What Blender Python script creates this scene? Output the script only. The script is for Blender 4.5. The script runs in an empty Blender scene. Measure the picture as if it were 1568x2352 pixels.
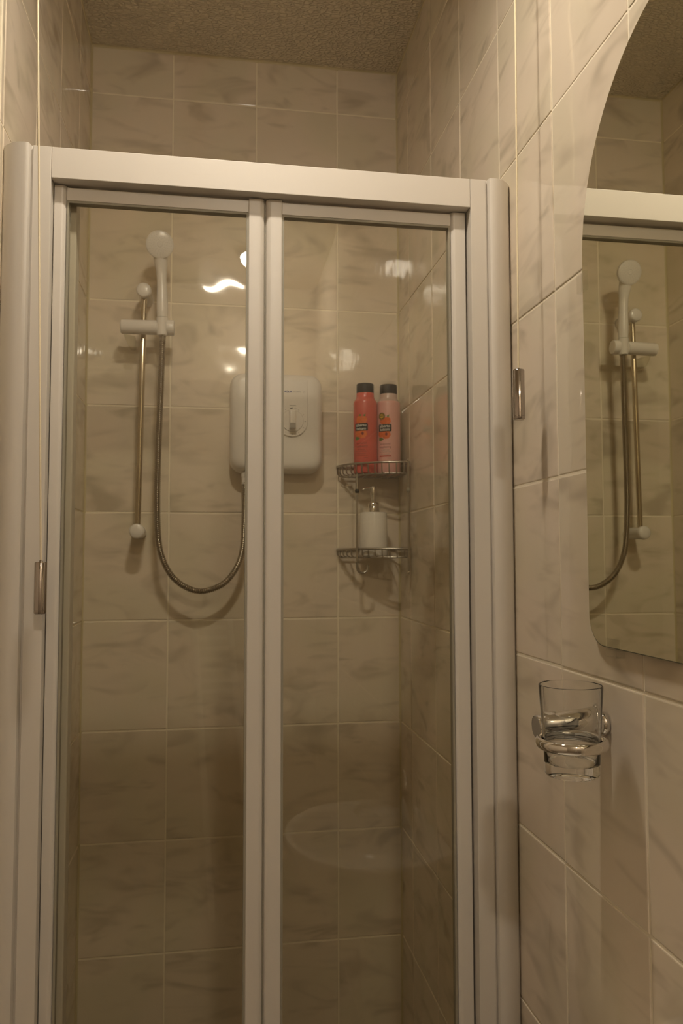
import bpy, bmesh, math, random
from mathutils import Vector, Matrix
random.seed(7)
PI = math.pi
sc = bpy.context.scene
col = sc.collection

# ------------------------------------------------------------------ camera, world, light, exposure
W = 0.7458            # width of the shower recess; right wall at x = W, back wall at y = 0
CEIL = 2.6239         # ceiling height
cam_d = bpy.data.cameras.new('camera')
cam = bpy.data.objects.new('camera', cam_d)
col.objects.link(cam)
cam_d.sensor_fit = 'VERTICAL'
cam_d.sensor_height = 36.0
cam_d.lens = 36.0 * 1815.77 / 2352.0
cam_d.clip_start = 0.02
cam_d.dof.use_dof = True
cam_d.dof.focus_distance = 0.98
cam_d.dof.aperture_fstop = 11.0
_r = Vector((0.98720, -0.15934, -0.00210)).normalized()
_f = Vector((0.15914, 0.98553, 0.05837)).normalized()
_u = _r.cross(_f).normalized()
_r = _f.cross(_u).normalized()
m = Matrix(((_r.x, _u.x, -_f.x, 0.2961), (_r.y, _u.y, -_f.y, -1.8887), (_r.z, _u.z, -_f.z, 1.4000), (0, 0, 0, 1)))
cam.matrix_world = m
sc.camera = cam

world = bpy.data.worlds.new('world')
world.use_nodes = True
world.node_tree.nodes['Background'].inputs[0].default_value = (0.02, 0.017, 0.013, 1)
world.node_tree.nodes['Background'].inputs[1].default_value = 0.3
sc.world = world

LAMP = (0.325, -1.05, 2.425)          # underside of the hanging bar lamp over the door
LAMP_COLOR = (1.0, 0.882, 0.725)
LAMP_POWER = 300.0
LAMP2 = (0.45, -2.70, 2.575)          # small opal lamp on the ceiling behind the viewer
LAMP2_POWER = 215.0
sc.view_settings.view_transform = 'Standard'
sc.view_settings.look = 'None'
sc.view_settings.gamma = 1.0
sc.view_settings.use_curve_mapping = False
sc.view_settings.exposure = 0.21
sc.cycles.use_denoising = True
sc.cycles.sample_clamp_indirect = 6.0
sc.cycles.use_adaptive_sampling = True
sc.cycles.use_light_tree = False
sc.cycles.adaptive_threshold = 0.12
sc.cycles.adaptive_min_samples = 16
sc.cycles.caustics_reflective = False
sc.cycles.max_bounces = 10
sc.cycles.diffuse_bounces = 4
sc.cycles.glossy_bounces = 4
sc.cycles.transmission_bounces = 8
sc.cycles.transparent_max_bounces = 12

# ------------------------------------------------------------------ materials
def new_mat(name):
    mt = bpy.data.materials.new(name)
    mt.use_nodes = True
    return mt, mt.node_tree, mt.node_tree.nodes['Principled BSDF']

def plain(name, color, rough=0.4, metal=0.0, bump=0.0, bscale=200.0, var=0.0, coat=0.0, sss=0.0, spec=0.5):
    mt, nt, b = new_mat(name)
    b.inputs['Roughness'].default_value = rough
    b.inputs['Metallic'].default_value = metal
    b.inputs['Coat Weight'].default_value = coat
    b.inputs['Specular IOR Level'].default_value = spec
    b.inputs['Coat Roughness'].default_value = 0.08
    tc = nt.nodes.new('ShaderNodeTexCoord')
    nz = nt.nodes.new('ShaderNodeTexNoise')
    nz.inputs['Scale'].default_value = bscale
    nz.inputs['Detail'].default_value = 3
    nt.links.new(tc.outputs['Object'], nz.inputs['Vector'])
    mx = nt.nodes.new('ShaderNodeMix')
    mx.data_type = 'RGBA'
    mx.inputs['A'].default_value = (*[c * (1 - var) for c in color], 1)
    mx.inputs['B'].default_value = (*[min(1, c * (1 + var)) for c in color], 1)
    nt.links.new(nz.outputs['Fac'], mx.inputs['Factor'])
    nt.links.new(mx.outputs['Result'], b.inputs['Base Color'])
    if sss:
        b.inputs['Subsurface Weight'].default_value = sss
        b.inputs['Subsurface Radius'].default_value = (0.02, 0.01, 0.006)
    if bump:
        bp = nt.nodes.new('ShaderNodeBump')
        bp.inputs['Strength'].default_value = 1.0
        bp.inputs['Distance'].default_value = bump
        nt.links.new(nz.outputs['Fac'], bp.inputs['Height'])
        nt.links.new(bp.outputs['Normal'], b.inputs['Normal'])
    return mt

def tile_mat():
    mt, nt, b = new_mat('marbled_glaze')
    N, Lk = nt.nodes.new, nt.links.new
    tc = N('ShaderNodeTexCoord')
    oi = N('ShaderNodeObjectInfo')
    rv = N('ShaderNodeCombineXYZ')
    for k, s in enumerate((37.0, 0.0, 91.0)):
        mu = N('ShaderNodeMath'); mu.operation = 'MULTIPLY'; mu.inputs[1].default_value = s
        Lk(oi.outputs['Random'], mu.inputs[0]); Lk(mu.outputs[0], rv.inputs[k])
    ad = N('ShaderNodeVectorMath'); ad.operation = 'ADD'
    Lk(tc.outputs['Object'], ad.inputs[0]); Lk(rv.outputs[0], ad.inputs[1])
    def stretched(rot, scl, detail, dist, rough=0.55):
        mp = N('ShaderNodeMapping')
        mp.inputs['Rotation'].default_value = (0, rot, 0)
        mp.inputs['Scale'].default_value = scl
        Lk(ad.outputs[0], mp.inputs['Vector'])
        nz = N('ShaderNodeTexNoise')
        nz.inputs['Scale'].default_value = 1.0
        nz.inputs['Detail'].default_value = detail
        nz.inputs['Roughness'].default_value = rough
        nz.inputs['Distortion'].default_value = dist
        Lk(mp.outputs[0], nz.inputs['Vector'])
        return nz
    v1 = stretched(math.radians(33), (6.0, 1, 13), 2.0, 1.2)
    v2 = stretched(math.radians(62), (5.0, 1, 19), 2.0, 0.9)
    cl = stretched(math.radians(20), (7, 1, 7), 0.0, 0.0)
    def ramp(src, a, bb):
        mr = N('ShaderNodeMapRange'); mr.interpolation_type = 'SMOOTHSTEP'
        mr.inputs['From Min'].default_value = a; mr.inputs['From Max'].default_value = bb
        Lk(src.outputs['Fac'], mr.inputs['Value'])
        return mr
    r1 = ramp(v1, 0.50, 0.80); r2 = ramp(v2, 0.54, 0.84); r3 = ramp(cl, 0.40, 0.68)
    mxm = N('ShaderNodeMath'); mxm.operation = 'MAXIMUM'
    Lk(r1.outputs[0], mxm.inputs[0]); Lk(r2.outputs[0], mxm.inputs[1])
    base = N('ShaderNodeMix'); base.data_type = 'RGBA'
    base.inputs['A'].default_value = (0.80, 0.70, 0.57, 1)
    base.inputs['B'].default_value = (0.76, 0.68, 0.535, 1)
    Lk(r3.outputs[0], base.inputs['Factor'])
    vein = N('ShaderNodeMix'); vein.data_type = 'RGBA'
    Lk(base.outputs['Result'], vein.inputs['A'])
    vein.inputs['B'].default_value = (0.50, 0.43, 0.33, 1)
    sc_ = N('ShaderNodeMath'); sc_.operation = 'MULTIPLY'; sc_.inputs[1].default_value = 0.85
    Lk(mxm.outputs[0], sc_.inputs[0]); Lk(sc_.outputs[0], vein.inputs['Factor'])
    Lk(vein.outputs['Result'], b.inputs['Base Color'])
    b.inputs['Roughness'].default_value = 0.05
    b.inputs['Specular IOR Level'].default_value = 0.5
    wv = N('ShaderNodeTexNoise'); wv.inputs['Scale'].default_value = 15.0
    wv.inputs['Detail'].default_value = 0.0
    Lk(ad.outputs[0], wv.inputs['Vector'])
    bp = N('ShaderNodeBump'); bp.inputs['Strength'].default_value = 1.0; bp.inputs['Distance'].default_value = 0.0011
    Lk(wv.outputs['Fac'], bp.inputs['Height']); Lk(bp.outputs['Normal'], b.inputs['Normal'])
    return mt

def ceiling_mat():
    mt, nt, b = new_mat('embossed_ceiling_paper')
    N, Lk = nt.nodes.new, nt.links.new
    tc = N('ShaderNodeTexCoord')
    nz = N('ShaderNodeTexNoise'); nz.inputs['Scale'].default_value = 30; nz.inputs['Detail'].default_value = 2
    Lk(tc.outputs['Object'], nz.inputs['Vector'])
    mp = N('ShaderNodeMapping'); mp.inputs['Scale'].default_value = (1.0, 1.7, 1.0)
    Lk(tc.outputs['Object'], mp.inputs['Vector'])
    va = N('ShaderNodeVectorMath'); va.operation = 'MULTIPLY_ADD'
    va.inputs[1].default_value = (0.02, 0.02, 0.02)
    Lk(nz.outputs['Color'], va.inputs[0]); Lk(mp.outputs[0], va.inputs[2])
    vo = N('ShaderNodeTexVoronoi'); vo.feature = 'DISTANCE_TO_EDGE'; vo.inputs['Scale'].default_value = 75
    Lk(va.outputs[0], vo.inputs['Vector'])
    mr = N('ShaderNodeMapRange'); mr.inputs['From Max'].default_value = 0.25
    Lk(vo.outputs['Distance'], mr.inputs['Value'])
    bp = N('ShaderNodeBump'); bp.inputs['Distance'].default_value = 0.004; bp.invert = True
    Lk(mr.outputs[0], bp.inputs['Height']); Lk(bp.outputs['Normal'], b.inputs['Normal'])
    b.inputs['Base Color'].default_value = (0.93, 0.845, 0.66, 1)
    b.inputs['Roughness'].default_value = 0.7
    return mt

def pane_mat(name='clear_safety_glass', tint=(0.955, 0.950, 0.903)):
    mt, nt, b = new_mat(name)
    N, Lk = nt.nodes.new, nt.links.new
    nt.nodes.remove(b)
    out = nt.nodes['Material Output']
    g = N('ShaderNodeNewGeometry')
    io = N('ShaderNodeMix'); io.data_type = 'FLOAT'
    io.inputs['A'].default_value = 1.56; io.inputs['B'].default_value = 1 / 1.56
    Lk(g.outputs['Backfacing'], io.inputs['Factor'])
    fr = N('ShaderNodeFresnel'); Lk(io.outputs[0], fr.inputs['IOR'])
    tr = N('ShaderNodeBsdfTransparent'); tr.inputs['Color'].default_value = (*tint, 1)
    gl = N('ShaderNodeBsdfGlossy'); gl.inputs['Roughness'].default_value = 0.0
    mx = N('ShaderNodeMixShader')
    Lk(fr.outputs[0], mx.inputs[0]); Lk(tr.outputs[0], mx.inputs[1]); Lk(gl.outputs[0], mx.inputs[2])
    Lk(mx.outputs[0], out.inputs['Surface'])
    return mt

def clear_mat(name, color=(1, 1, 1), ior=1.5, rough=0.0):
    mt, nt, b = new_mat(name)
    b.inputs['Base Color'].default_value = (*color, 1)
    b.inputs['Transmission Weight'].default_value = 1.0
    b.inputs['IOR'].default_value = ior
    b.inputs['Roughness'].default_value = rough
    return mt

def emit_mat(name, color, strength):
    mt, nt, b = new_mat(name)
    b.inputs['Base Color'].default_value = (0.8, 0.8, 0.8, 1)
    b.inputs['Emission Color'].default_value = (*color, 1)
    b.inputs['Emission Strength'].default_value = strength
    return mt

M = {}
M['tile'] = tile_mat()
M['beige'] = plain('beige_wall_paint', (0.50, 0.43, 0.34), 0.75, bump=0.0002, var=0.04)
M['fawn'] = plain('fawn_wall_paint', (0.78, 0.71, 0.60), 0.75, bump=0.0002, var=0.03)
M['grout'] = plain('cream_grout', (0.90, 0.82, 0.66), 0.8, bump=0.0002, bscale=300, var=0.05)
M['silicone'] = plain('aged_silicone', (0.62, 0.54, 0.34), 0.45, var=0.06, bscale=60)
M['paper'] = ceiling_mat()
M['floor'] = plain('brown_vinyl', (0.27, 0.215, 0.155), 0.45, bump=0.0002, bscale=90, var=0.12)
M['alu'] = plain('white_powder_coat', (0.705, 0.66, 0.595), 0.33, bump=0.00003, bscale=900, var=0.01)
M['plastic'] = plain('white_plastic', (0.80, 0.765, 0.72), 0.22, var=0.01, bscale=40)
M['unit'] = plain('white_unit_plastic', (0.80, 0.765, 0.715), 0.3, var=0.01, bscale=40)
M['unit_grey'] = plain('grey_unit_plastic', (0.34, 0.315, 0.28), 0.4)
M['chrome'] = plain('polished_chrome', (0.78, 0.76, 0.73), 0.05, 1.0, var=0.01)
M['chrome_dark'] = plain('tinted_chrome', (0.46, 0.42, 0.40), 0.07, 1.0, var=0.01)
M['hose'] = plain('hose_metal', (0.36, 0.315, 0.245), 0.24, 1.0, var=0.05)
M['rail'] = plain('rail_chrome', (0.62, 0.55, 0.43), 0.12, 1.0, var=0.03)
M['wire'] = plain('dull_chrome_wire', (0.50, 0.47, 0.42), 0.28, 1.0, var=0.06, bscale=400)
M['pane'] = pane_mat()
M['clip'] = pane_mat('clear_clip_plastic', (0.99, 0.99, 0.98))
M['gasket'] = plain('grey_rubber_seal', (0.34, 0.315, 0.245), 0.5)
M['dark'] = plain('black_plastic', (0.012, 0.010, 0.009), 0.4, spec=0.2)
M['mirror'] = plain('silvered_glass', (0.87, 0.87, 0.76), 0.0, 1.0)
M['mirror_edge'] = plain('mirror_edge_glass', (0.20, 0.20, 0.15), 0.15)
M['clear'] = clear_mat('clear_plastic', (0.95, 0.95, 0.92), 1.45, 0.03)
M['glass'] = clear_mat('tumbler_glass', (0.985, 0.99, 0.985), 1.48)
M['ceramic'] = plain('white_glazed_ceramic', (0.84, 0.80, 0.73), 0.12, var=0.01, bscale=30)
M['red_gel'] = plain('red_gel_plastic', (0.70, 0.115, 0.085), 0.25, var=0.10, bscale=25, coat=0.3, sss=0.25)
M['pink'] = plain('pale_pink_plastic', (0.84, 0.47, 0.42), 0.3, var=0.04, bscale=25, coat=0.2, sss=0.2)
M['clearish'] = plain('cloudy_shoulder_plastic', (0.66, 0.50, 0.43), 0.25, coat=0.3)
M['cord'] = plain('braided_cord', (0.90, 0.79, 0.56), 0.7, bump=0.0002, bscale=900, var=0.1)
M['berry'] = plain('raspberry_print', (0.88, 0.15, 0.012), 0.4, var=0.35, bscale=260)
M['berry_dark'] = plain('raspberry_hollow_print', (0.22, 0.02, 0.008), 0.4)
M['leaf'] = plain('leaf_print', (0.12, 0.20, 0.03), 0.4)
M['yellow'] = plain('yellow_print', (0.78, 0.50, 0.03), 0.4)
M['white_ink'] = plain('white_ink', (0.85, 0.82, 0.76), 0.4)
M['brown_ink'] = plain('brown_ink', (0.16, 0.03, 0.02), 0.4)
M['red_ink'] = plain('red_ink', (0.50, 0.05, 0.02), 0.4)
M['blue_ink'] = plain('blue_ink', (0.03, 0.035, 0.22), 0.4)
M['grey_ink'] = plain('grey_ink', (0.36, 0.33, 0.29), 0.4)
M['black_ink'] = plain('black_ink', (0.016, 0.014, 0.013), 0.5, spec=0.15)
M['rack'] = plain('white_gloss_paint', (0.82, 0.79, 0.72), 0.3, var=0.02)
M['lamp'] = emit_mat('lamp_diffuser', LAMP_COLOR, LAMP_POWER)
M['lamp2'] = emit_mat('opal_lamp_glass', LAMP_COLOR, LAMP2_POWER)

# ------------------------------------------------------------------ mesh helpers
def wl(o):
    v = Vector((0, 0, 0))
    while o is not None:
        v = v + o.location
        o = o.parent
    return v

def obj(name, bm, mat, parent=None, smooth=0):
    """bm in world coordinates -> one mesh object; smooth = auto-smooth angle in degrees (0 = flat)"""
    me = bpy.data.meshes.new(name)
    bmesh.ops.recalc_face_normals(bm, faces=bm.faces[:])
    if smooth:
        a = math.radians(smooth)
        for f in bm.faces:
            f.smooth = True
        for e in bm.edges:
            if len(e.link_faces) == 2 and e.calc_face_angle(0) > a:
                e.smooth = False
    bm.to_mesh(me); bm.free()
    o = bpy.data.objects.new(name, me)
    col.objects.link(o)
    me.materials.append(M[mat])
    if parent is not None:
        me.transform(Matrix.Translation(-wl(parent)))
        o.parent = parent
    return o

def thing(name, label, cat, loc, group=None):
    o = bpy.data.objects.new(name, None)
    o.empty_display_size = 0.02
    col.objects.link(o)
    o.location = loc
    o['label'] = label; o['category'] = cat
    if group: o['group'] = group
    return o

def tag(o, label, cat, group=None):
    o['label'] = label; o['category'] = cat
    if group: o['group'] = group
    return o

def struct(o):
    o['kind'] = 'structure'
    return o

def box(bm, x0, x1, y0, y1, z0, z1):
    vs = [bm.verts.new((x, y, z)) for x in (x0, x1) for y in (y0, y1) for z in (z0, z1)]
    for f in ((0, 1, 3, 2), (4, 6, 7, 5), (0, 4, 5, 1), (2, 3, 7, 6), (0, 2, 6, 4), (1, 5, 7, 3)):
        bm.faces.new([vs[i] for i in f])
    return bm

def bbox(x0, x1, y0, y1, z0, z1, bev=0.0, seg=2):
    bm = box(bmesh.new(), x0, x1, y0, y1, z0, z1)
    if bev:
        bmesh.ops.bevel(bm, geom=bm.edges[:], offset=bev, segments=seg, affect='EDGES', profile=0.5)
    return bm

def loops(bm, rings, cap0=True, cap1=True, closed=False):
    vr = [[bm.verts.new(p) for p in r] for r in rings]
    n = len(vr[0])
    pairs = list(zip(vr, vr[1:])) + ([(vr[-1], vr[0])] if closed else [])
    for a, b in pairs:
        for i in range(n):
            j = (i + 1) % n
            try: bm.faces.new((a[i], a[j], b[j], b[i]))
            except ValueError: pass
    if not closed:
        if cap0: bm.faces.new(list(reversed(vr[0])))
        if cap1: bm.faces.new(vr[-1])
    return bm

def frame_of(d):
    d = Vector(d).normalized()
    a = Vector((0, 0, 1)) if abs(d.z) < 0.9 else Vector((1, 0, 0))
    u = d.cross(a).normalized()
    return u, d.cross(u).normalized(), d

def lathe(c, axis, prof, n=32, cap0=True, cap1=True, bm=None):
    """prof = [(radius, distance along axis)]"""
    bm = bm or bmesh.new()
    c = Vector(c); u, v, d = frame_of(axis)
    rings = [[c + d * t + (u * math.cos(2 * PI * i / n) + v * math.sin(2 * PI * i / n)) * max(r, 1e-5) for i in range(n)] for r, t in prof]
    return loops(bm, rings, cap0, cap1)

def sweep(pts, rad, n=10, bm=None, closed=False):
    bm = bm or bmesh.new()
    pts = [Vector(p) for p in pts]
    k = len(pts)
    if not isinstance(rad, (list, tuple)): rad = [rad] * k
    rings = []; u = None
    for i in range(k):
        if closed: d = (pts[(i + 1) % k] - pts[i - 1]).normalized()
        else: d = (pts[min(i + 1, k - 1)] - pts[max(i - 1, 0)]).normalized()
        if u is None: u = frame_of(d)[0]
        else:
            u = (u - d * u.dot(d)).normalized()
        v = d.cross(u)
        rings.append([pts[i] + (u * math.cos(2 * PI * j / n) + v * math.sin(2 * PI * j / n)) * rad[i] for j in range(n)])
    return loops(bm, rings, closed=closed)

def spline(P, step):
    """Catmull-Rom through P, resampled at an even step"""
    P = [Vector(p) for p in P]
    Q = [P[0] * 2 - P[1]] + P + [P[-1] * 2 - P[-2]]
    dense = []
    for i in range(1, len(Q) - 2):
        a, b, c, d = Q[i - 1:i + 3]
        for s in range(24):
            t = s / 24
            dense.append(0.5 * ((2 * b) + (c - a) * t + (2 * a - 5 * b + 4 * c - d) * t * t + (3 * b - a - 3 * c + d) * t ** 3))
    dense.append(P[-1])
    out = [dense[0]]; acc = 0
    for a, b in zip(dense, dense[1:]):
        L = (b - a).length
        while L and acc + L >= step:
            a = a + (b - a) * ((step - acc) / L)
            out.append(a.copy()); L = (b - a).length; acc = 0
        acc += L
    return out

def prism(poly, fn, a, b, bm=None):
    """poly of (p,q); fn(p,q,t) -> point; extruded from t=a to t=b"""
    bm = bm or bmesh.new()
    return loops(bm, [[fn(p, q, a) for p, q in poly], [fn(p, q, b) for p, q in poly]])

def rrect(cx, cz, w, h, r, n=6):
    pts = []
    for sx, sz, a0 in ((1, 1, 0), (-1, 1, 90), (-1, -1, 180), (1, -1, 270)):
        for i in range(n + 1):
            a = math.radians(a0 + 90 * i / n)
            pts.append((cx + sx * (w / 2 - r) + r * math.cos(a), cz + sz * (h / 2 - r) + r * math.sin(a)))
    return pts

def text_mesh(body, size, extrude=0.0, align='CENTER', bold=0.0, shear=0.0):
    cu = bpy.data.curves.new('lettering', 'FONT')
    cu.body = body; cu.size = size; cu.align_x = align; cu.align_y = 'CENTER'
    cu.extrude = extrude; cu.offset = bold; cu.shear = shear; cu.resolution_u = 3
    o = bpy.data.objects.new('lettering', cu)
    col.objects.link(o)
    dg = bpy.context.evaluated_depsgraph_get()
    me = bpy.data.meshes.new_from_object(o.evaluated_get(dg))
    bpy.data.objects.remove(o); bpy.data.curves.remove(cu)
    return me

def print_on(name, me, mat, parent, fn, sub=0):
    """lay a flat mesh (x, y, z=height) on a surface: fn(x, y, z) -> world"""
    bm = bmesh.new(); bm.from_mesh(me); bpy.data.meshes.remove(me)
    for v in bm.verts:
        v.co = fn(*v.co)
    return obj(name, bm, mat, parent)

def poly_mesh(pts, h=0.0):
    me = bpy.data.meshes.new('shape')
    n = len(pts)
    V = [(x, y, 0) for x, y in pts] + [(x, y, h) for x, y in pts]
    F = [tuple(range(n, 2 * n))] + [(i, (i + 1) % n, n + (i + 1) % n, n + i) for i in range(n)]
    me.from_pydata(V, [], F)
    return me

# ------------------------------------------------------------------ the room
TW, TH, G = 0.2, 0.25, 0.0034          # tile module and joint width
tile_cache = {}
def tile_mesh(w, h):
    key = (round(w, 4), round(h, 4))
    if key not in tile_cache:
        bm = bmesh.new()
        prof = ((0.0, 0.0075), (0.0, 0.0009), (0.0005, 0.0003), (0.0016, 0.0))   # (inset, depth behind the face)
        rings = []
        for ins, d in prof:
            a, c = w / 2 - ins, h / 2 - ins
            rings.append([(-a, d, -c), (a, d, -c), (a, d, c), (-a, d, c)])
        loops(bm, rings, cap0=False)
        bmesh.ops.recalc_face_normals(bm, faces=bm.faces[:])
        me = bpy.data.meshes.new('tile')
        bm.to_mesh(me); bm.free()
        me.materials.append(M['tile'])
        tile_cache[key] = me
    return tile_cache[key]

def spans(lo, hi, first, step):
    """tile edges between lo and hi with a joint at 'first'"""
    k = math.floor((lo - first) / step)
    out = []; a = lo
    while True:
        k += 1
        b = first + k * step
        if b <= lo + 1e-6: continue
        if b >= hi - 1e-6:
            out.append((a, hi)); return out
        out.append((a, b)); a = b

ZS = spans(0.0, CEIL, 2.5072, TH)
def tiling(wall, side, lo, hi, first):
    for a, b in spans(lo, hi, first, TW):
        for z0, z1 in ZS:
            w, h = b - a - G, z1 - z0 - G
            if w < 0.008 or h < 0.008: continue
            o = bpy.data.objects.new('tile', tile_mesh(w, h))
            col.objects.link(o)
            o.parent = wall
            c, z = (a + b) / 2, (z0 + z1) / 2
            t = random.uniform(-0.0004, 0.0004)
            if side == 'back': o.location = (c, t, z)
            elif side == 'right': o.location = (W + t, -c, z); o.rotation_euler = (0, 0, -PI / 2)
            elif side == 'left': o.location = (0 + t, -c, z); o.rotation_euler = (0, 0, PI / 2)
            elif side == 'return': o.location = (c, -0.765 + t, z)
            o.rotation_euler.x += 0 if side != 'back' else random.uniform(-0.002, 0.002)
            if side != 'back': o.rotation_euler.z += random.uniform(-0.002, 0.002)

XL, YF = -0.95, -3.10                  # the room outside the shower recess
gd = 0.0011                            # grout sits this far behind the tile faces
wall_back = struct(obj('wall_back', bbox(-0.1, W + 0.1, gd, 0.12, 0, CEIL + 0.05), 'grout'))
wall_right = struct(obj('wall_right', bbox(W + gd, W + 0.12, YF, gd, 0, CEIL + 0.05), 'grout'))
wall_left = struct(obj('wall_left', bbox(-0.1, -gd, -0.700, gd, 0, CEIL + 0.05), 'grout'))
wall_ret = struct(obj('wall_left_return', bbox(XL, -gd, -0.765 + gd, -0.66, 0, CEIL + 0.05), 'grout'))
wall_out = struct(obj('wall_left_outer', bbox(XL - 0.1, XL, YF, -0.66, 0, CEIL + 0.05), 'fawn'))
wall_front = struct(obj('wall_front', bbox(XL - 0.1, W + 0.12, YF - 0.1, YF, 0, CEIL + 0.05), 'beige'))
floor = struct(obj('floor', bbox(XL - 0.1, W + 0.12, YF - 0.1, 0.12, -0.1, 0), 'floor'))
ceiling = struct(obj('ceiling', bbox(XL - 0.1, W + 0.12, YF - 0.1, 0.12, CEIL, CEIL + 0.1), 'paper'))
tiling(wall_back, 'back', 0.0, W, 0.1921)
tiling(wall_right, 'right', 0.0, -YF, 0.105)
tiling(wall_left, 'left', 0.0, 0.765, 0.1482)
tiling(wall_ret, 'return', XL, 0.0, -0.2)

# silicone beads in the corners and under the ceiling
def bead(name, p, d, L, u, v, r):
    """quarter-round fillet of radius r along d from p; u, v point away from the two surfaces"""
    p, d, u, v = map(Vector, (p, d, u, v))
    sec = [(-0.003, -0.003), (r, -0.003)]
    for i in range(7):
        a = math.radians(270 - 90 * i / 6)
        sec.append((r + r * math.cos(a), r + r * math.sin(a)))
    sec.append((-0.003, r))
    bm = bmesh.new()
    loops(bm, [[p + u * a + v * b + d * t for a, b in sec] for t in (0, L)])
    return struct(obj(name, bm, 'silicone', None, 40))
bead('trim_1', (0, 0, 0), (0, 0, 1), CEIL, (1, 0, 0), (0, -1, 0), 0.0045)
bead('trim_2', (W, 0, 0), (0, 0, 1), CEIL, (-1, 0, 0), (0, -1, 0), 0.0045)
bead('trim_3', (0, 0, CEIL), (1, 0, 0), W, (0, -1, 0), (0, 0, -1), 0.0045)
bead('trim_4', (0, 0, CEIL), (0, -1, 0), 0.76, (1, 0, 0), (0, 0, -1), 0.003)
bead('trim_5', (W, 0, CEIL), (0, -1, 0), 2.9, (-1, 0, 0), (0, 0, -1), 0.003)

# ------------------------------------------------------------------ shower door
F = -0.760                              # front face of the fixed frame
Z0, ZT, ZH = 0.05, 1.978, 1.9335        # foot, top of the frame, underside of the header
door = thing('shower_door', 'white framed two-leaf folding glass door across the shower recess', 'shower door', (W / 2, F, 0))
XA, XB = 0.0675, 0.6785                 # clear opening
def flip(x): return W - x
xy = lambda p, q, t: (p, q, t)
def channel(side):
    # bulging wall channel, its flat neighbour and the return behind the leaf
    arc = [(0.0008, -0.690), (0.0008, F + 0.014)]
    for i in range(1, 15):
        t = i / 14
        arc.append((0.0008 + 0.0372 * t, F + 0.014 - 0.0195 * math.sin(t * PI * 0.62) ** 0.8))
    arc += [(0.0392, F - 0.0005), (0.0400, F + 0.0040), (0.0425, F + 0.0045), (0.0425, -0.690)]
    if side == 'right': arc = [(flip(x), y) for x, y in arc]
    obj('wall_channel', prism(arc, xy, Z0, ZT + 0.001), 'alu', door, 35)
    x0, x1 = (0.0428, XA) if side == 'left' else (XB, flip(0.0428))
    obj('jamb', bbox(x0, x1, F, -0.700, Z0, ZT, 0.0008), 'alu', door)
    x0, x1 = (0.0450, 0.0965) if side == 'left' else (XB - 0.004, flip(0.0450))
    obj('inner_channel', bbox(x0, x1, -0.722, -0.694, Z0, ZH, 0.002), 'alu', door)
channel('left'); channel('right')
obj('header_rail', bbox(XA + 0.0003, XB - 0.0003, F + 0.0004, -0.722, ZH, ZT, 0.0008), 'alu', door)
obj('sill_rail', bbox(XA + 0.0003, XB - 0.0003, F + 0.0004, -0.690, Z0, 0.085, 0.0008), 'alu', door)
YL = -0.7425                            # front of the leaves
def stile(x0, x1, round_side):
    """door upright with one rounded front edge (-1 left, 1 right, 0 slight on both)"""
    r = 0.0075
    pts = [(x0, -0.7225), (x1, -0.7225)]
    rr = r if round_side == 1 else 0.0015
    pts += [(x1 - rr + rr * math.cos(a), YL + rr - rr * math.sin(a)) for a in [PI / 2 * i / 8 for i in range(9)]]
    rl = r if round_side == -1 else 0.0015
    pts += [(x0 + rl - rl * math.sin(a), YL + rl - rl * math.cos(a)) for a in [PI / 2 * i / 8 for i in range(9)]]
    return obj('stile', prism(pts, xy, 0.09, ZH - 0.002), 'alu', door, 30)
XM = 0.3682
SW = 0.0238
leaves = ((XA + 0.001, XM - 0.0009), (XM + 0.0009, XB - 0.003))
for k, (a, b) in enumerate(leaves):
    stile(a, a + 0.0175 if k == 0 else a + SW, -1 if k == 1 else 1)
    stile(b - SW, b, 1 if k == 0 else -1)
    a2, b2 = (a + 0.0175 if k == 0 else a + SW), b - SW
    RZ = 1.9105
    obj('top_rail', bbox(a2, b2, YL + 0.001, -0.7235, RZ, ZH - 0.0045, 0.0006), 'alu', door)
    obj('bottom_rail', bbox(a2, b2, YL + 0.001, -0.7235, 0.09, 0.118, 0.0006), 'alu', door)
    gp = obj('glass_pane', box(bmesh.new(), a2 - 0.004, b2 + 0.004, -0.7365, -0.7325, 0.112, RZ + 0.005), 'pane', door)
    g = bmesh.new()
    t = 0.0031
    for q in ((a2, a2 + t, 0.118, RZ), (b2 - t, b2, 0.118, RZ), (a2 + t, b2 - t, RZ - t, RZ), (a2 + t, b2 - t, 0.118, 0.118 + t)):
        box(g, q[0], q[1], -0.7405, -0.7285, q[2], q[3])
    obj('gasket', g, 'gasket', gp)
obj('hinge_strip', bbox(XM - 0.0008, XM + 0.0008, YL + 0.006, -0.7245, 0.10, ZH - 0.006), 'gasket', door)

# ------------------------------------------------------------------ hanging lamp (above the frame of the picture)
lx, ly, lz = LAMP
lamp = thing('ceiling_lamp', 'slim white bar lamp hanging from the ceiling on a stem', 'lamp', (lx, ly, CEIL))
obj('ceiling_rose', lathe((lx, ly, CEIL), (0, 0, -1), [(0.045, 0), (0.045, 0.012), (0.038, 0.02), (0.01, 0.024)], 24), 'plastic', lamp, 40)
obj('stem', lathe((lx, ly, CEIL - 0.02), (0, 0, -1), [(0.006, 0), (0.006, CEIL - 0.02 - lz - 0.028)], 12), 'chrome', lamp, 40)
obj('housing', bbox(lx - 0.085, lx + 0.085, ly - 0.032, ly + 0.032, lz + 0.002, lz + 0.03, 0.004), 'plastic', lamp)
obj('diffuser', bbox(lx - 0.060, lx + 0.060, ly - 0.018, ly + 0.018, lz - 0.001, lz + 0.003), 'lamp', lamp)

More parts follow.
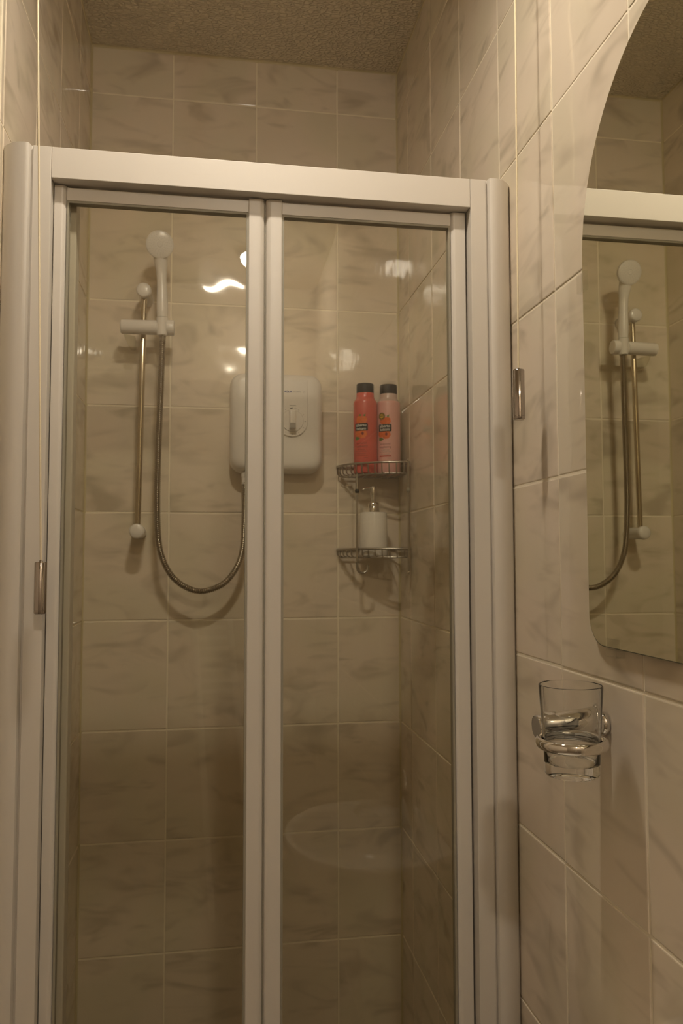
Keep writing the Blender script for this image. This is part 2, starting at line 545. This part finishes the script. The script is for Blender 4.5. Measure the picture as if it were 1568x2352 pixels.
l2 = thing('dome_lamp', 'round opal glass dome lamp on the ceiling behind the viewer', 'lamp', (LAMP2[0], LAMP2[1], CEIL))
obj('base_plate', lathe((LAMP2[0], LAMP2[1], CEIL), (0, 0, -1), [(0.068, 0), (0.068, 0.010), (0.062, 0.018)], 36), 'plastic', l2, 40)
obj('dome', lathe((LAMP2[0], LAMP2[1], CEIL - 0.016), (0, 0, -1), [(0.056, 0), (0.0555, 0.012), (0.048, 0.028), (0.030, 0.040), (0.008, 0.045)], 36), 'lamp2', l2, 60)

# ------------------------------------------------------------------ shower rail, slider, handset, hose
riser = thing('riser_rail', 'chrome slide rail with white end caps on the back wall of the shower', 'shower rail', (0.131, 0, 1.44))
rt, rb = Vector((0.1352, -0.060, 2.0085)), Vector((0.1268, -0.060, 1.4611))
obj('rail_tube', sweep([rb + Vector((0, 0, 0.008)), rt - Vector((0, 0, 0.008))], 0.0066, 20), 'rail', riser, 40)
for p in (rt, rb):
    obj('end_cap', lathe((p.x, -0.0015, p.z), (0, -1, 0), [(0.0150, 0), (0.0152, 0.06), (0.0165, 0.068), (0.0168, 0.076), (0.0160, 0.0795), (0.0135, 0.0815), (0.004, 0.0822)], 36), 'plastic', riser, 50)
sl = obj('slider', lathe((0.0862, -0.0835, 1.9205), (1, -0.01, 0.012), [(0.0130, 0), (0.0155, 0.0015), (0.0162, 0.004), (0.0162, 0.079), (0.0150, 0.0795), (0.0135, 0.081), (0.0135, 0.101), (0.0170, 0.1015), (0.0176, 0.104), (0.0176, 0.115), (0.0165, 0.1175), (0.013, 0.118)], 36), 'plastic', riser, 40)
sl['label'] = 'white slider barrel clamped on the rail'
obj('handset_cup', lathe((0.1776, -0.0905, 1.9015), (0.0, -0.03, 1), [(0.0085, 0), (0.0110, 0.001), (0.0118, 0.018), (0.0128, 0.0405), (0.0112, 0.041)], 30), 'plastic', sl, 40)
obj('seal_ring', lathe((0.1776, -0.0905, 1.9420), (-0.01, -0.015, 1), [(0.0112, 0), (0.0121, 0.0001), (0.0121, 0.0013), (0.0112, 0.0014)], 30), 'gasket', sl, 30)
lev = bmesh.new()
prism([(0.090, 1.909), (0.1165, 1.905), (0.1165, 1.880), (0.1035, 1.880)], lambda p, q, t: (p, t, q), -0.070, -0.030, lev)
bmesh.ops.bevel(lev, geom=lev.edges[:], offset=0.002, segments=2, affect='EDGES')
obj('release_lever', lev, 'pane', riser)

HC = Vector((0.1722, -0.1160, 2.1011))
HN = Vector((0.035, -0.955, -0.295)).normalized()
hand = thing('shower_handset', 'white shower handset with a round speckled spray head in the slider', 'shower handset', (0.1776, -0.0905, 1.90))
hp = spline([(0.1776, -0.0905, 1.9420), (0.1768, -0.0912, 1.99), (0.1756, -0.0925, 2.035), (0.1742, -0.0950, 2.060), (0.1730, -0.0985, 2.076), (0.1722, -0.1035, 2.092)], 0.006)
rr = []
for i, p in enumerate(hp):
    t = i / (len(hp) - 1)
    rr.append(0.0118 + 0.0008 * math.sin(t * 9) + (0.0030 * math.sin((t - 0.70) / 0.30 * PI * 0.5) if t > 0.70 else 0) - (0.0006 if t < 0.05 else 0))
obj('handle', sweep(hp, rr, 24), 'plastic', hand, 60)
hd = obj('spray_head', lathe(HC - HN * 0.016, HN, [(0.012, 0), (0.022, 0.003), (0.0285, 0.009), (0.0302, 0.014), (0.0305, 0.019), (0.0298, 0.0215), (0.0280, 0.0225), (0.0278, 0.0215)], 48, cap1=True), 'plastic', hand, 35)
fc = HC + HN * 0.0055
obj('spray_plate', lathe(fc, HN, [(0.0276, 0), (0.0274, 0.0006), (0.0268, 0.0009), (0.0072, 0.0012), (0.0068, 0.0006), (0.0060, 0.0005), (0.0052, 0.0016), (0.002, 0.0020)], 48, cap0=False), 'plastic', hd, 35)
nb = bmesh.new(); u, v, _ = frame_of(HN)
for r, n in ((0.0255, 26), (0.0215, 22), (0.0180, 18), (0.0145, 15), (0.0110, 11)):
    for i in range(n):
        a = 2 * PI * i / n + r * 500
        lathe(fc + (u * math.cos(a) + v * math.sin(a)) * r, HN, [(0.00055, 0.0004), (0.00055, 0.00125)], 5, bm=nb)
nz = obj('nozzles', nb, 'grey_ink', hd); nz['kind'] = 'stuff'

hpts = [(0.1793, -0.0895, 1.9086), (0.1771, -0.0860, 1.8246), (0.1742, -0.0828, 1.7259), (0.1713, -0.0802, 1.6276), (0.1703, -0.0776, 1.5297), (0.1729, -0.075, 1.4517), (0.1819, -0.0737, 1.403), (0.2014, -0.0725, 1.364), (0.2284, -0.0713, 1.3394), (0.2622, -0.070, 1.3264), (0.2961, -0.0664, 1.3318), (0.3253, -0.0629, 1.3483), (0.3498, -0.0593, 1.3828), (0.3616, -0.0557, 1.4227), (0.3654, -0.0521, 1.483), (0.3663, -0.0486, 1.5337), (0.3662, -0.045, 1.5800)]
hs = spline(hpts, 0.0011)
hr = [(0.0060, 0.0071, 0.0072, 0.0062)[i % 4] for i in range(len(hs))]
hose = thing('shower_hose', 'ribbed metal shower hose hanging in a loop from handset to heater', 'shower hose', hpts[9])
obj('hose_tube', sweep(hs, hr, 12), 'hose', hose, 50)
obj('collar', lathe(hpts[0] + (0,) if False else (0.1792, -0.0893, 1.9095), (0.02, -0.02, -1), [(0.0095, -0.008), (0.0095, 0.002), (0.0078, 0.008)], 20), 'dark', hose, 40)

# ------------------------------------------------------------------ electric shower unit
HX, HZ, HW, HH = 0.4388, 1.7166, 0.2150, 0.2310
unit = thing('electric_shower', 'white electric shower heater box with rotary dial on the back wall', 'shower heater', (HX, 0, HZ - HH / 2))
rings = []
for y, ins in ((0.0, 0.004), (-0.012, 0.0), (-0.046, 0.0), (-0.056, 0.0015), (-0.063, 0.005), (-0.0675, 0.0105), (-0.0695, 0.017), (-0.070, 0.024)):
    rings.append([(x, y, z) for x, z in rrect(HX, HZ, HW - 2 * ins, HH - 2 * ins, max(0.030 - ins * 0.6, 0.008), 8)])
obj('casing', loops(bmesh.new(), rings), 'unit', unit, 45)
DX, DZ, DR = 0.4735, 1.7185, 0.0368
def panel_ring(ins, y):
    pts = [(DX - DR + ins, HZ + HH / 2 - 0.016 - ins), (DX + DR - ins, HZ + HH / 2 - 0.016 - ins)]
    pts = [pts[1], pts[0]]
    for i in range(25):
        a = PI + PI * i / 24
        pts.append((DX + (DR - ins) * math.cos(a), DZ + (DR - ins) * math.sin(a)))
    return [(x, y, z) for x, z in pts]
pn = obj('face_panel', loops(bmesh.new(), [panel_ring(0, -0.0690), panel_ring(0, -0.0722), panel_ring(0.0012, -0.0732)]), 'unit', unit, 30)
dl = obj('dial', lathe((DX + 0.0008, -0.0730, DZ + 0.0005), (0, -1, 0), [(0.0258, 0), (0.0258, 0.0016), (0.0250, 0.0026), (0.0244, 0.0020), (0.002, 0.0020)], 48), 'unit', unit, 40)
kb = bbox(DX - 0.0072, DX + 0.0078, -0.0895, -0.0745, DZ - 0.021, DZ + 0.023, 0.003, 3)
obj('grip', kb, 'unit', dl, 40)
obj('grip_tip', bbox(DX - 0.0060, DX + 0.0066, -0.0900, -0.0890, DZ - 0.0195, DZ - 0.0065, 0.0004), 'unit_grey', dl)
flat = lambda cx, cz, y: (lambda x, q, h: (cx + x, y - h, cz + q))
def uprint(body, size, cx, cz, mat, bold=0.0, shear=0.0, align='CENTER'):
    o = print_on('lettering', text_mesh(body, size, 0.00012, align, bold, shear), mat, pn, flat(cx, cz, -0.07335))
    return o
uprint('AQUA', 0.0062, 0.4552, 1.7872, 'blue_ink', 0.00022, align='LEFT')
uprint('TRONIC', 0.0056, 0.4738, 1.7874, 'grey_ink', align='LEFT')
uprint('i', 0.0085, 0.4990, 1.7874, 'grey_ink', shear=0.4, align='LEFT')
uprint('temperature', 0.0030, DX + 0.002, 1.7548, 'black_ink', 0.00006)
uprint('cold', 0.0030, DX + 0.0075, 1.7478, 'grey_ink')
for i in range(12):
    a = math.radians(-62 + 360 * i / 12 - 28)
    R = 0.0305
    cx, cz = DX + R * math.cos(a), DZ + R * math.sin(a)
    s = 0.0010 if i % 3 else 0.0017
    if abs(i - 6) > 0 or True:
        print_on('dial_mark', poly_mesh([(s * math.cos(t), s * math.sin(t)) for t in [2 * PI * j / 8 for j in range(8)]], 0.00015), 'black_ink' if i == 6 else 'grey_ink', pn, flat(cx, cz, -0.0732))
print_on('dial_mark', poly_mesh([(-0.0022, -0.0011), (0.0016, -0.0009), (0.0022, 0.0012), (-0.0020, 0.0010)], 0.00015), 'black_ink', pn, flat(DX - 0.003, 1.7475, -0.0732))
obj('outlet', lathe((0.3662, -0.045, 1.605), (0, 0, -1), [(0.0085, 0), (0.0085, 0.016), (0.0072, 0.017), (0.0072, 0.033), (0.0062, 0.034)], 24), 'plastic', unit, 40)

# ------------------------------------------------------------------ corner caddy
cad = thing('corner_caddy', 'two-tier chrome wire corner caddy hanging in the shower corner', 'shower caddy', (W - 0.06, -0.05, 1.38))
RX, RY = 0.158, 0.132
def arc_pt(t, s=1.0): return (W - RX * s * math.cos(t), -RY * s * math.sin(t))
def basket(zr, zb):
    pts = [(*arc_pt(0.05 + (PI / 2 - 0.1) * i / 28), zr) for i in range(29)]
    pts += [(W - 0.0060, -RY * 0.90, zr), (W - 0.0050, -0.06, zr), (W - 0.0055, -0.012, zr), (W - 0.014, -0.0060, zr), (W - 0.06, -0.0050, zr), (W - RX * 0.9, -0.0060, zr)]
    rim = obj('basket_rim', sweep(pts, 0.0025, 8, closed=True), 'wire', cad, 50)
    rim['label'] = 'wire basket with curved front'
    lo = [(*arc_pt(0.10 + (PI / 2 - 0.2) * i / 24, 0.93), zb) for i in range(25)]
    lo += [(W - 0.012, -RY * 0.80, zb), (W - 0.010, -0.02, zb), (W - 0.02, -0.010, zb), (W - RX * 0.8, -0.012, zb)]
    obj('basket_wire', sweep(lo, 0.0021, 8, closed=True), 'wire', rim, 50)
    for i in range(13):
        t = 0.13 + (PI / 2 - 0.26) * i / 12
        a, b = arc_pt(t), arc_pt(t, 0.93)
        obj('basket_wire', sweep([(a[0], a[1], zr), (a[0], a[1], zb + 0.006), ((a[0] * 0.6 + b[0] * 0.4), (a[1] * 0.6 + b[1] * 0.4), zb + 0.0015), (b[0], b[1], zb), ], 0.0015, 6), 'wire', rim, 60)
    for i in range(9):                                   # floor wires running to the back wall
        x = W - 0.018 - 0.0155 * i
        c = (W - x) / (RX * 0.93)
        y = -RY * 0.93 * math.sqrt(max(0.0, 1 - c * c))
        if y > -0.02: continue
        obj('basket_wire', sweep([(x, y, zb - 0.0005), (x, -0.011, zb - 0.0005)], 0.0015, 6), 'wire', rim, 60)
ZR1, ZB1, ZR2, ZB2 = 1.6205, 1.5955, 1.4215, 1.4020
basket(ZR1, ZB1); basket(ZR2, ZB2)
s1 = Vector((0.6235, -0.0868, 0)); s2 = Vector((0.7350, -0.1320, 0))
st = [(s1.x, s1.y, ZB1), (s1.x, s1.y, 1.40), (s1.x, s1.y, 1.378)]
for i in range(1, 9):
    a = PI + PI * i / 8
    st.append((s1.x + 0.0125 + 0.0125 * math.cos(a), s1.y, 1.378 + 0.0125 * math.sin(a)))
st.append((s1.x + 0.025, s1.y, 1.384))
a1 = obj('strut', sweep(st, 0.0028, 10), 'wire', cad, 60)
a2 = obj('strut', sweep([(s2.x, s2.y, ZR1 + 0.004), (s2.x, s2.y, 1.375), (s2.x - 0.001, s2.y, 1.365)], 0.0028, 10), 'wire', cad, 60)
for p, par in ((s1, a1), (s2, a2)):
    obj('joint_knob', lathe((p.x, p.y, 1.5500), (0, 0, 1), [(0.002, 0), (0.0043, 0.002), (0.0048, 0.0055), (0.0043, 0.009), (0.002, 0.011)], 14), 'gasket' if p is s2 else 'dark', par, 60)
for p, z in ((s2, ZR1 + 0.004), (s2, 1.367)):
    obj('end_ball', lathe((p.x, p.y, z), (0, -0.4, 1), [(0.001, -0.0042), (0.0034, -0.0028), (0.0042, 0), (0.0034, 0.0028), (0.001, 0.0042)], 12), 'chrome', a2, 70)

# ------------------------------------------------------------------ bottles on the upper basket
def cyl_map(cx, cy, R, th0, z0):
    return lambda x, q, h: (cx + (R + h) * math.sin(th0 + x / R), cy - (R + h) * math.cos(th0 + x / R), z0 + q)
def dense(me, cuts=3):
    bm = bmesh.new(); bm.from_mesh(me)
    bmesh.ops.triangulate(bm, faces=bm.faces[:])
    for _ in range(cuts):
        long = [e for e in bm.edges if e.calc_length() > 0.004]
        if not long: break
        bmesh.ops.subdivide_edges(bm, edges=long, cuts=1)
        bmesh.ops.triangulate(bm, faces=bm.faces[:])
    bm.to_mesh(me); bm.free()
    return me
def disc(r, n=24, sx=1.0, sy=1.0, wob=0.0, ph=0.0):
    return [(r * sx * math.cos(2 * PI * i / n) * (1 + wob * math.cos(7 * 2 * PI * i / n + ph)), r * sy * math.sin(2 * PI * i / n) * (1 + wob * math.cos(7 * 2 * PI * i / n + ph))) for i in range(n)]
def bottle(name, label, cx, cy, body, shoulder, seal):
    R, z0 = 0.0282, 1.5975
    t = thing(name, label, 'bottle', (cx, cy, z0), 'bottles in the upper basket')
    prof = [(0.024, 0), (0.0272, 0.002), (R, 0.006), (R, 0.1680), (0.0276, 0.1712), (0.0262, 0.1735)]
    bd = obj('body', lathe((cx, cy, z0), (0, 0, 1), prof, 48), body, t, 40)
    obj('shoulder', lathe((cx, cy, z0 + 0.1730), (0, 0, 1), [(0.0264, 0), (0.0238, 0.0035), (0.0222, 0.0065), (0.0212, 0.0100), (0.0208, 0.0190)], 40), shoulder, t, 40)
    obj('cap', lathe((cx, cy, z0 + 0.1895), (0, 0, 1), [(0.0202, 0), (0.0208, 0.001), (0.0204, 0.0235), (0.0194, 0.0250), (0.006, 0.0256)], 40), 'dark', t, 35)
    th = math.radians(-33)
    mp = lambda dx, dz: (lambda x, q, h: cyl_map(cx, cy, R, th, z0)(x + dx, q + dz, h + 0.00015))
    def pr(nm, pts, mat, dx, dz, h=0.00012):
        return print_on(nm, dense(poly_mesh(pts, h)), mat, bd, mp(dx, dz))
    pr('leaf_print', [(-0.004, -0.003), (0.001, -0.004), (0.006, 0.001), (0.002, 0.003)], 'leaf', -0.004, 0.136)
    pr('leaf_print', [(-0.001, -0.005), (0.002, -0.004), (0.003, 0.006), (0.001, 0.003), (-0.003, 0.002)], 'leaf', 0.0085, 0.135)
    pr('berry_print', disc(0.0095, 28, 0.95, 1.0, 0.05), 'berry', -0.003, 0.1255, 0.0002)
    pr('berry_print', disc(0.0085, 28, 0.9, 1.05, 0.05, 1), 'berry', 0.0075, 0.1250, 0.00016)
    pr('berry_print', disc(0.0085, 28, 0.9, 1.0, 0.05, 2), 'berry', -0.0095, 0.0945, 0.00014)
    pr('berry_print', disc(0.0108, 32, 1.0, 1.0, 0.04, 1), 'berry', 0.0038, 0.0930, 0.0002)
    pr('berry_hollow_print', disc(0.0035, 20, 0.8, 1.15), 'berry_dark', 0.0046, 0.0935, 0.00026)
    pr('leaf_print', [(-0.007, -0.004), (-0.001, -0.005), (0.007, -0.001), (0.002, 0.003), (-0.006, 0.004)], 'leaf', -0.0085, 0.0825)
    pr('logo_panel', rrect(0, 0, 0.0330, 0.0175, 0.0025, 4), 'black_ink', 0.0005, 0.1085, 0.00030)
    def tx(body_, size, dx, dz, mat, bold=0.0, h=0.0):
        return print_on('lettering', dense(text_mesh(body_, size, 0.0, 'CENTER', bold)), mat, bd, lambda x, q, hh: mp(dx, dz)(x, q, h + 0.0002))
    tx('alberto', 0.0090, 0.0005, 0.1126, 'white_ink', 0.0001, 0.00020)
    tx('balsam', 0.0090, 0.0005, 0.1045, 'white_ink', 0.0001, 0.00020)
    ink = 'brown_ink'
    tx('sunkissed', 0.0068, 0.001, 0.0705, ink)
    tx('raspberry', 0.0078, 0.001, 0.0632, ink)
    for k, s in enumerate(('shampoo', 'for normal hair') if not seal else ('conditioner', 'for normal hair')):
        tx(s, 0.0046, 0.001, 0.0560 - 0.0042 * k, 'grey_ink' if seal else ink)
    tx('with extracts', 0.0042, 0.001, 0.0460, 'grey_ink' if seal else ink)
    pr('bar_print', [(-0.0145, -0.0014), (0.0150, -0.0014), (0.0150, 0.0016), (-0.0145, 0.0016)], 'red_ink', 0.001, 0.0415)
    tx('400ml', 0.0034, 0.0125, 0.0360, 'grey_ink' if seal else ink)
    if seal:
        pr('seal_print', disc(0.0088, 32), 'black_ink', -0.0070, 0.1365, 0.00028)
        pr('seal_print', disc(0.0078, 32), 'yellow', -0.0070, 0.1365, 0.00032)
        pr('seal_print', disc(0.0069, 32), 'black_ink', -0.0070, 0.1365, 0.00036)
        pr('seal_print', disc(0.0052, 32), 'yellow', -0.0070, 0.1365, 0.00040)
        tx('NEW', 0.0040, -0.0070, 0.1365, 'black_ink', 0.0001, 0.00045)
    return t
bottle('shampoo_bottle', 'red gel shampoo bottle with black cap and raspberry label in the caddy', 0.6482, -0.0640, 'red_gel', 'red_gel', False)
bottle('conditioner_bottle', 'pale pink bottle with black cap and yellow round seal in the caddy', 0.7055, -0.0600, 'pink', 'clearish', True)

# ------------------------------------------------------------------ soap dispenser on the lower basket
SX, SY, SZ = 0.6665, -0.0660, 1.4040
soap = thing('soap_dispenser', 'white ceramic pump soap dispenser standing on the lower caddy shelf', 'soap dispenser', (SX, SY, SZ))
obj('jar', lathe((SX, SY, SZ), (0, 0, 1), [(0.028, 0), (0.0325, 0.002), (0.0332, 0.008), (0.0318, 0.098), (0.0308, 0.1020), (0.0280, 0.1035), (0.012, 0.1038)], 48), 'ceramic', soap, 40)
pu = obj('pump_collar', lathe((SX, SY, SZ + 0.1030), (0, 0, 1), [(0.0130, 0), (0.0132, 0.002), (0.0130, 0.022), (0.0118, 0.0235), (0.0060, 0.0240)], 30), 'chrome', soap, 40)
obj('pump_stem', lathe((SX, SY, SZ + 0.1260), (0, 0, 1), [(0.0052, 0), (0.0052, 0.020), (0.0074, 0.021), (0.0078, 0.036), (0.0066, 0.0385), (0.002, 0.0390)], 24), 'chrome', pu, 40)
obj('spout', sweep([(SX, SY, SZ + 0.1595), (SX - 0.012, SY - 0.001, SZ + 0.1605), (SX - 0.022, SY - 0.002, SZ + 0.1600), (SX - 0.0265, SY - 0.002, SZ + 0.1565)], [0.0038, 0.0032, 0.0026, 0.0022], 12), 'chrome', pu, 60)

# ------------------------------------------------------------------ pull cords
def pull(label, x, y, zb, xt):
    t = thing('pull_cord', label, 'pull cord', (x, y, zb), 'pull cords hanging from the ceiling')
    L, R = 0.0685, 0.0080
    h = obj('handle', lathe((x, y, zb), (0, 0, 1), [(0.0066, 0), (0.0076, 0.0008), (R, 0.0022), (R, 0.0042), (0.00775, 0.0044), (0.00775, 0.0048), (R, 0.0050), (R, L - 0.0012), (0.0072, L)], 40), 'chrome_dark', t, 35)
    h['label'] = 'chrome cylindrical pull'
    obj('tip', lathe((x, y, zb + L - 0.0005), (0, 0, 1), [(0.0030, 0), (0.0022, 0.0020), (0.0015, 0.0030)], 16), 'chrome_dark', t, 40)
    obj('cord', sweep([(x, y, zb + L), (x + (xt - x) * 0.5, y, (zb + L + CEIL) / 2), (xt, y, CEIL)], 0.00125, 8), 'cord', t, 60)
    obj('switch_box', lathe((xt, y, CEIL), (0, 0, -1), [(0.042, 0), (0.042, 0.012), (0.034, 0.028), (0.008, 0.032)], 28), 'plastic', t, 40)
pull('long thin pull cord with chrome weight in front of the left door jamb', 0.0705, -0.7905, 1.3275, 0.0410)
pull('short thin pull cord with chrome weight beside the right wall tiles', 0.7020, -0.8816, 1.5860, 0.7085)

# ------------------------------------------------------------------ mirror
XMR = 0.7365
mir = thing('wall_mirror', 'frameless arched mirror clipped to the tiled right wall', 'mirror', (W, -1.218, 1.298))
def mirror_outline(ins=0.0):
    yc, a, b, zs = -1.218, 0.2154 - ins, 0.225 - ins, 1.760
    pts = [(yc + a * math.cos(PI * i / 40), zs + b * math.sin(PI * i / 40)) for i in range(41)]
    zb, r = 1.2985 + ins, 0.034
    for i in range(9):
        an = PI + PI / 2 * i / 8
        pts.append((yc - a + r + r * math.cos(an), zb + r + r * math.sin(an)))
    for i in range(9):
        an = 3 * PI / 2 + PI / 2 * i / 8
        pts.append((yc + a - r + r * math.cos(an), zb + r + r * math.sin(an)))
    return pts
mo, mi = mirror_outline(), mirror_outline(0.0012)
bm = loops(bmesh.new(), [[(XMR + 0.0052, y, z) for y, z in mo], [(XMR + 0.0007, y, z) for y, z in mo]])
plate = obj('backing', bm, 'mirror_edge', mir, 30)
plate['label'] = 'dark ground glass edge'
bm = loops(bmesh.new(), [[(XMR + 0.0012, y, z) for y, z in mi], [(XMR, y, z) for y, z in mi]])
obj('mirror_glass', bm, 'mirror', mir, 20)
def clip(y, z, ny, nz):
    t = Vector((0, ny, nz)); s = Vector((0, -nz, ny))
    def P(a, b, x): return Vector((x, y, z)) + t * a + s * b
    bmc = bmesh.new()
    h = 0.0115
    prof = [(0.0095, W - 0.001), (0.0095, XMR - 0.0026), (-0.0105, XMR - 0.0026), (-0.0105, XMR - 0.0006), (0.0015, XMR - 0.0006), (0.0015, W - 0.001)]
    loops(bmc, [[P(a, -h, x) for a, x in prof], [P(a, h, x) for a, x in prof]])
    obj('mirror_clip', bmc, 'clip', mir)
clip(-1.218 + 0.2154, 1.7345, 1, 0)
clip(-1.058, 1.2985, 0, -1)
clip(-1.218 - 0.2154, 1.740, -1, 0)
clip(-1.378, 1.2985, 0, -1)

# ------------------------------------------------------------------ tumbler and its holder
BY, BZ = -1.020, 1.2085
hold = thing('tumbler_holder', 'chrome wall bracket with a ring, below the mirror', 'tumbler holder', (W, BY, BZ))
obj('rosette', lathe((W - 0.0012, BY, BZ), (-1, 0, 0), [(0.0135, 0), (0.0140, 0.0015), (0.0140, 0.0045), (0.0128, 0.0065), (0.0120, 0.0068), (0.0122, 0.0095), (0.0110, 0.0115), (0.008, 0.012)], 40), 'chrome', hold, 35)
br = obj('bar', lathe((W - 0.012, BY, BZ), (-1, 0, -0.02), [(0.0132, 0), (0.0132, 0.072), (0.0126, 0.0730), (0.0126, 0.0720)], 40), 'chrome', hold, 35)
obj('end_plug', lathe((W - 0.0835, BY, BZ - 0.0014), (-1, 0, -0.02), [(0.0122, 0), (0.0122, 0.0012), (0.0118, 0.0016)], 32), 'unit_grey', br, 35)
TX, TY, TZ = 0.6830, -1.0640, 1.1635
RZ_ = 1.1985
bm = sweep([(TX + 0.0350 * math.cos(2 * PI * i / 48), TY + 0.0350 * math.sin(2 * PI * i / 48), 0) for i in range(48)], 0.0040, 14, closed=True)
bmesh.ops.scale(bm, vec=(1, 1, 1.5), verts=bm.verts[:])
bmesh.ops.translate(bm, vec=(0, 0, RZ_), verts=bm.verts[:])
obj('ring', bm, 'chrome', hold, 70)
obj('ring_arm', sweep([(TX, BY - 0.006, BZ - 0.003), (TX, TY + 0.0365, RZ_)], 0.0050, 12), 'chrome', hold, 50)
tum = [(0.0250, 0.000), (0.0280, 0.0008), (0.0290, 0.003), (0.0294, 0.010), (0.0304, 0.0350), (0.0343, 0.0962), (0.0341, 0.0974), (0.0333, 0.0978), (0.0325, 0.0970), (0.0286, 0.0350), (0.0276, 0.0170), (0.0260, 0.0138), (0.0190, 0.0124), (0.008, 0.0120)]
tb = obj('glass_tumbler', lathe((0, 0, 0), (0, 0, 1), tum, 64), 'glass', None, 40)
tb.location = (TX, TY, TZ)
tag(tb, 'clear glass tumbler standing in the chrome ring below the mirror', 'glass')

# ------------------------------------------------------------------ what the door panes reflect: basin and slatted rack
BX, BYY, BZZ = 0.600, -1.180, 0.850
bas = thing('wash_basin', 'white oval wash basin seen reflected in the lower right door pane', 'basin', (BX, BYY, 0))
def oval(s, z, dx=0.0):
    pts = []
    for i in range(48):
        a = 2 * PI * i / 48
        pts.append((min(BX + dx + 0.162 * s * math.cos(a) * (1.25 if math.cos(a) > 0 else 1), W - 0.003 - 0.0005 * (1 - s)), BYY + 0.200 * s * math.sin(a), z))
    return pts
obj('bowl', loops(bmesh.new(), [oval(0.40, 0.66, 0.04), oval(0.62, 0.70, 0.03), oval(0.86, 0.77, 0.01), oval(0.98, 0.835), oval(1.0, 0.846), oval(0.985, 0.851), oval(0.93, 0.852), oval(0.90, 0.849), oval(0.82, 0.83, -0.01), oval(0.66, 0.775, -0.01), oval(0.40, 0.735), oval(0.1, 0.73)]), 'ceramic', bas, 50)
obj('pedestal', lathe((BX + 0.055, BYY, 0.0), (0, 0, 1), [(0.085, 0), (0.08, 0.02), (0.062, 0.12), (0.058, 0.45), (0.070, 0.68)], 32), 'ceramic', bas, 50)
tp = obj('tap', lathe((0.690, BYY - 0.02, 0.8505), (0, 0, 1), [(0.024, 0), (0.024, 0.004), (0.019, 0.008), (0.018, 0.060), (0.012, 0.066)], 28), 'chrome', bas, 40)
obj('spout', sweep([(0.690, BYY - 0.02, 0.885), (0.650, BYY - 0.02, 0.897), (0.600, BYY - 0.02, 0.893), (0.585, BYY - 0.02, 0.880)], [0.012, 0.011, 0.010, 0.009], 16), 'chrome', tp, 60)
obj('lever', sweep([(0.690, BYY - 0.02, 0.915), (0.700, BYY - 0.05, 0.930), (0.705, BYY - 0.09, 0.940)], [0.008, 0.006, 0.005], 12), 'chrome', tp, 60)

rack = thing('slatted_rack', 'white slatted ladder rack seen faintly reflected in the left door pane', 'rack', (0.30, -2.80, 0))
def rail(x0, x1): return obj('rack_leg', sweep([(x0, -2.81, 1.16), ((x0 + x1) / 2, -2.79, 0.58), (x1, -2.77, 0.0)], 0.013, 10), 'rack', rack, 60)
rail(0.222, 0.300); rail(0.360, 0.470)
for k in range(7):
    z = 1.125 - 0.042 * k
    t = (1.16 - z) / 1.16
    a, b = 0.222 + 0.078 * t, 0.360 + 0.110 * t
    obj('slat', bbox(a, b, -2.81 + 0.04 * t - 0.004, -2.81 + 0.04 * t + 0.004, z - 0.008, z + 0.008, 0.002), 'rack', rack)
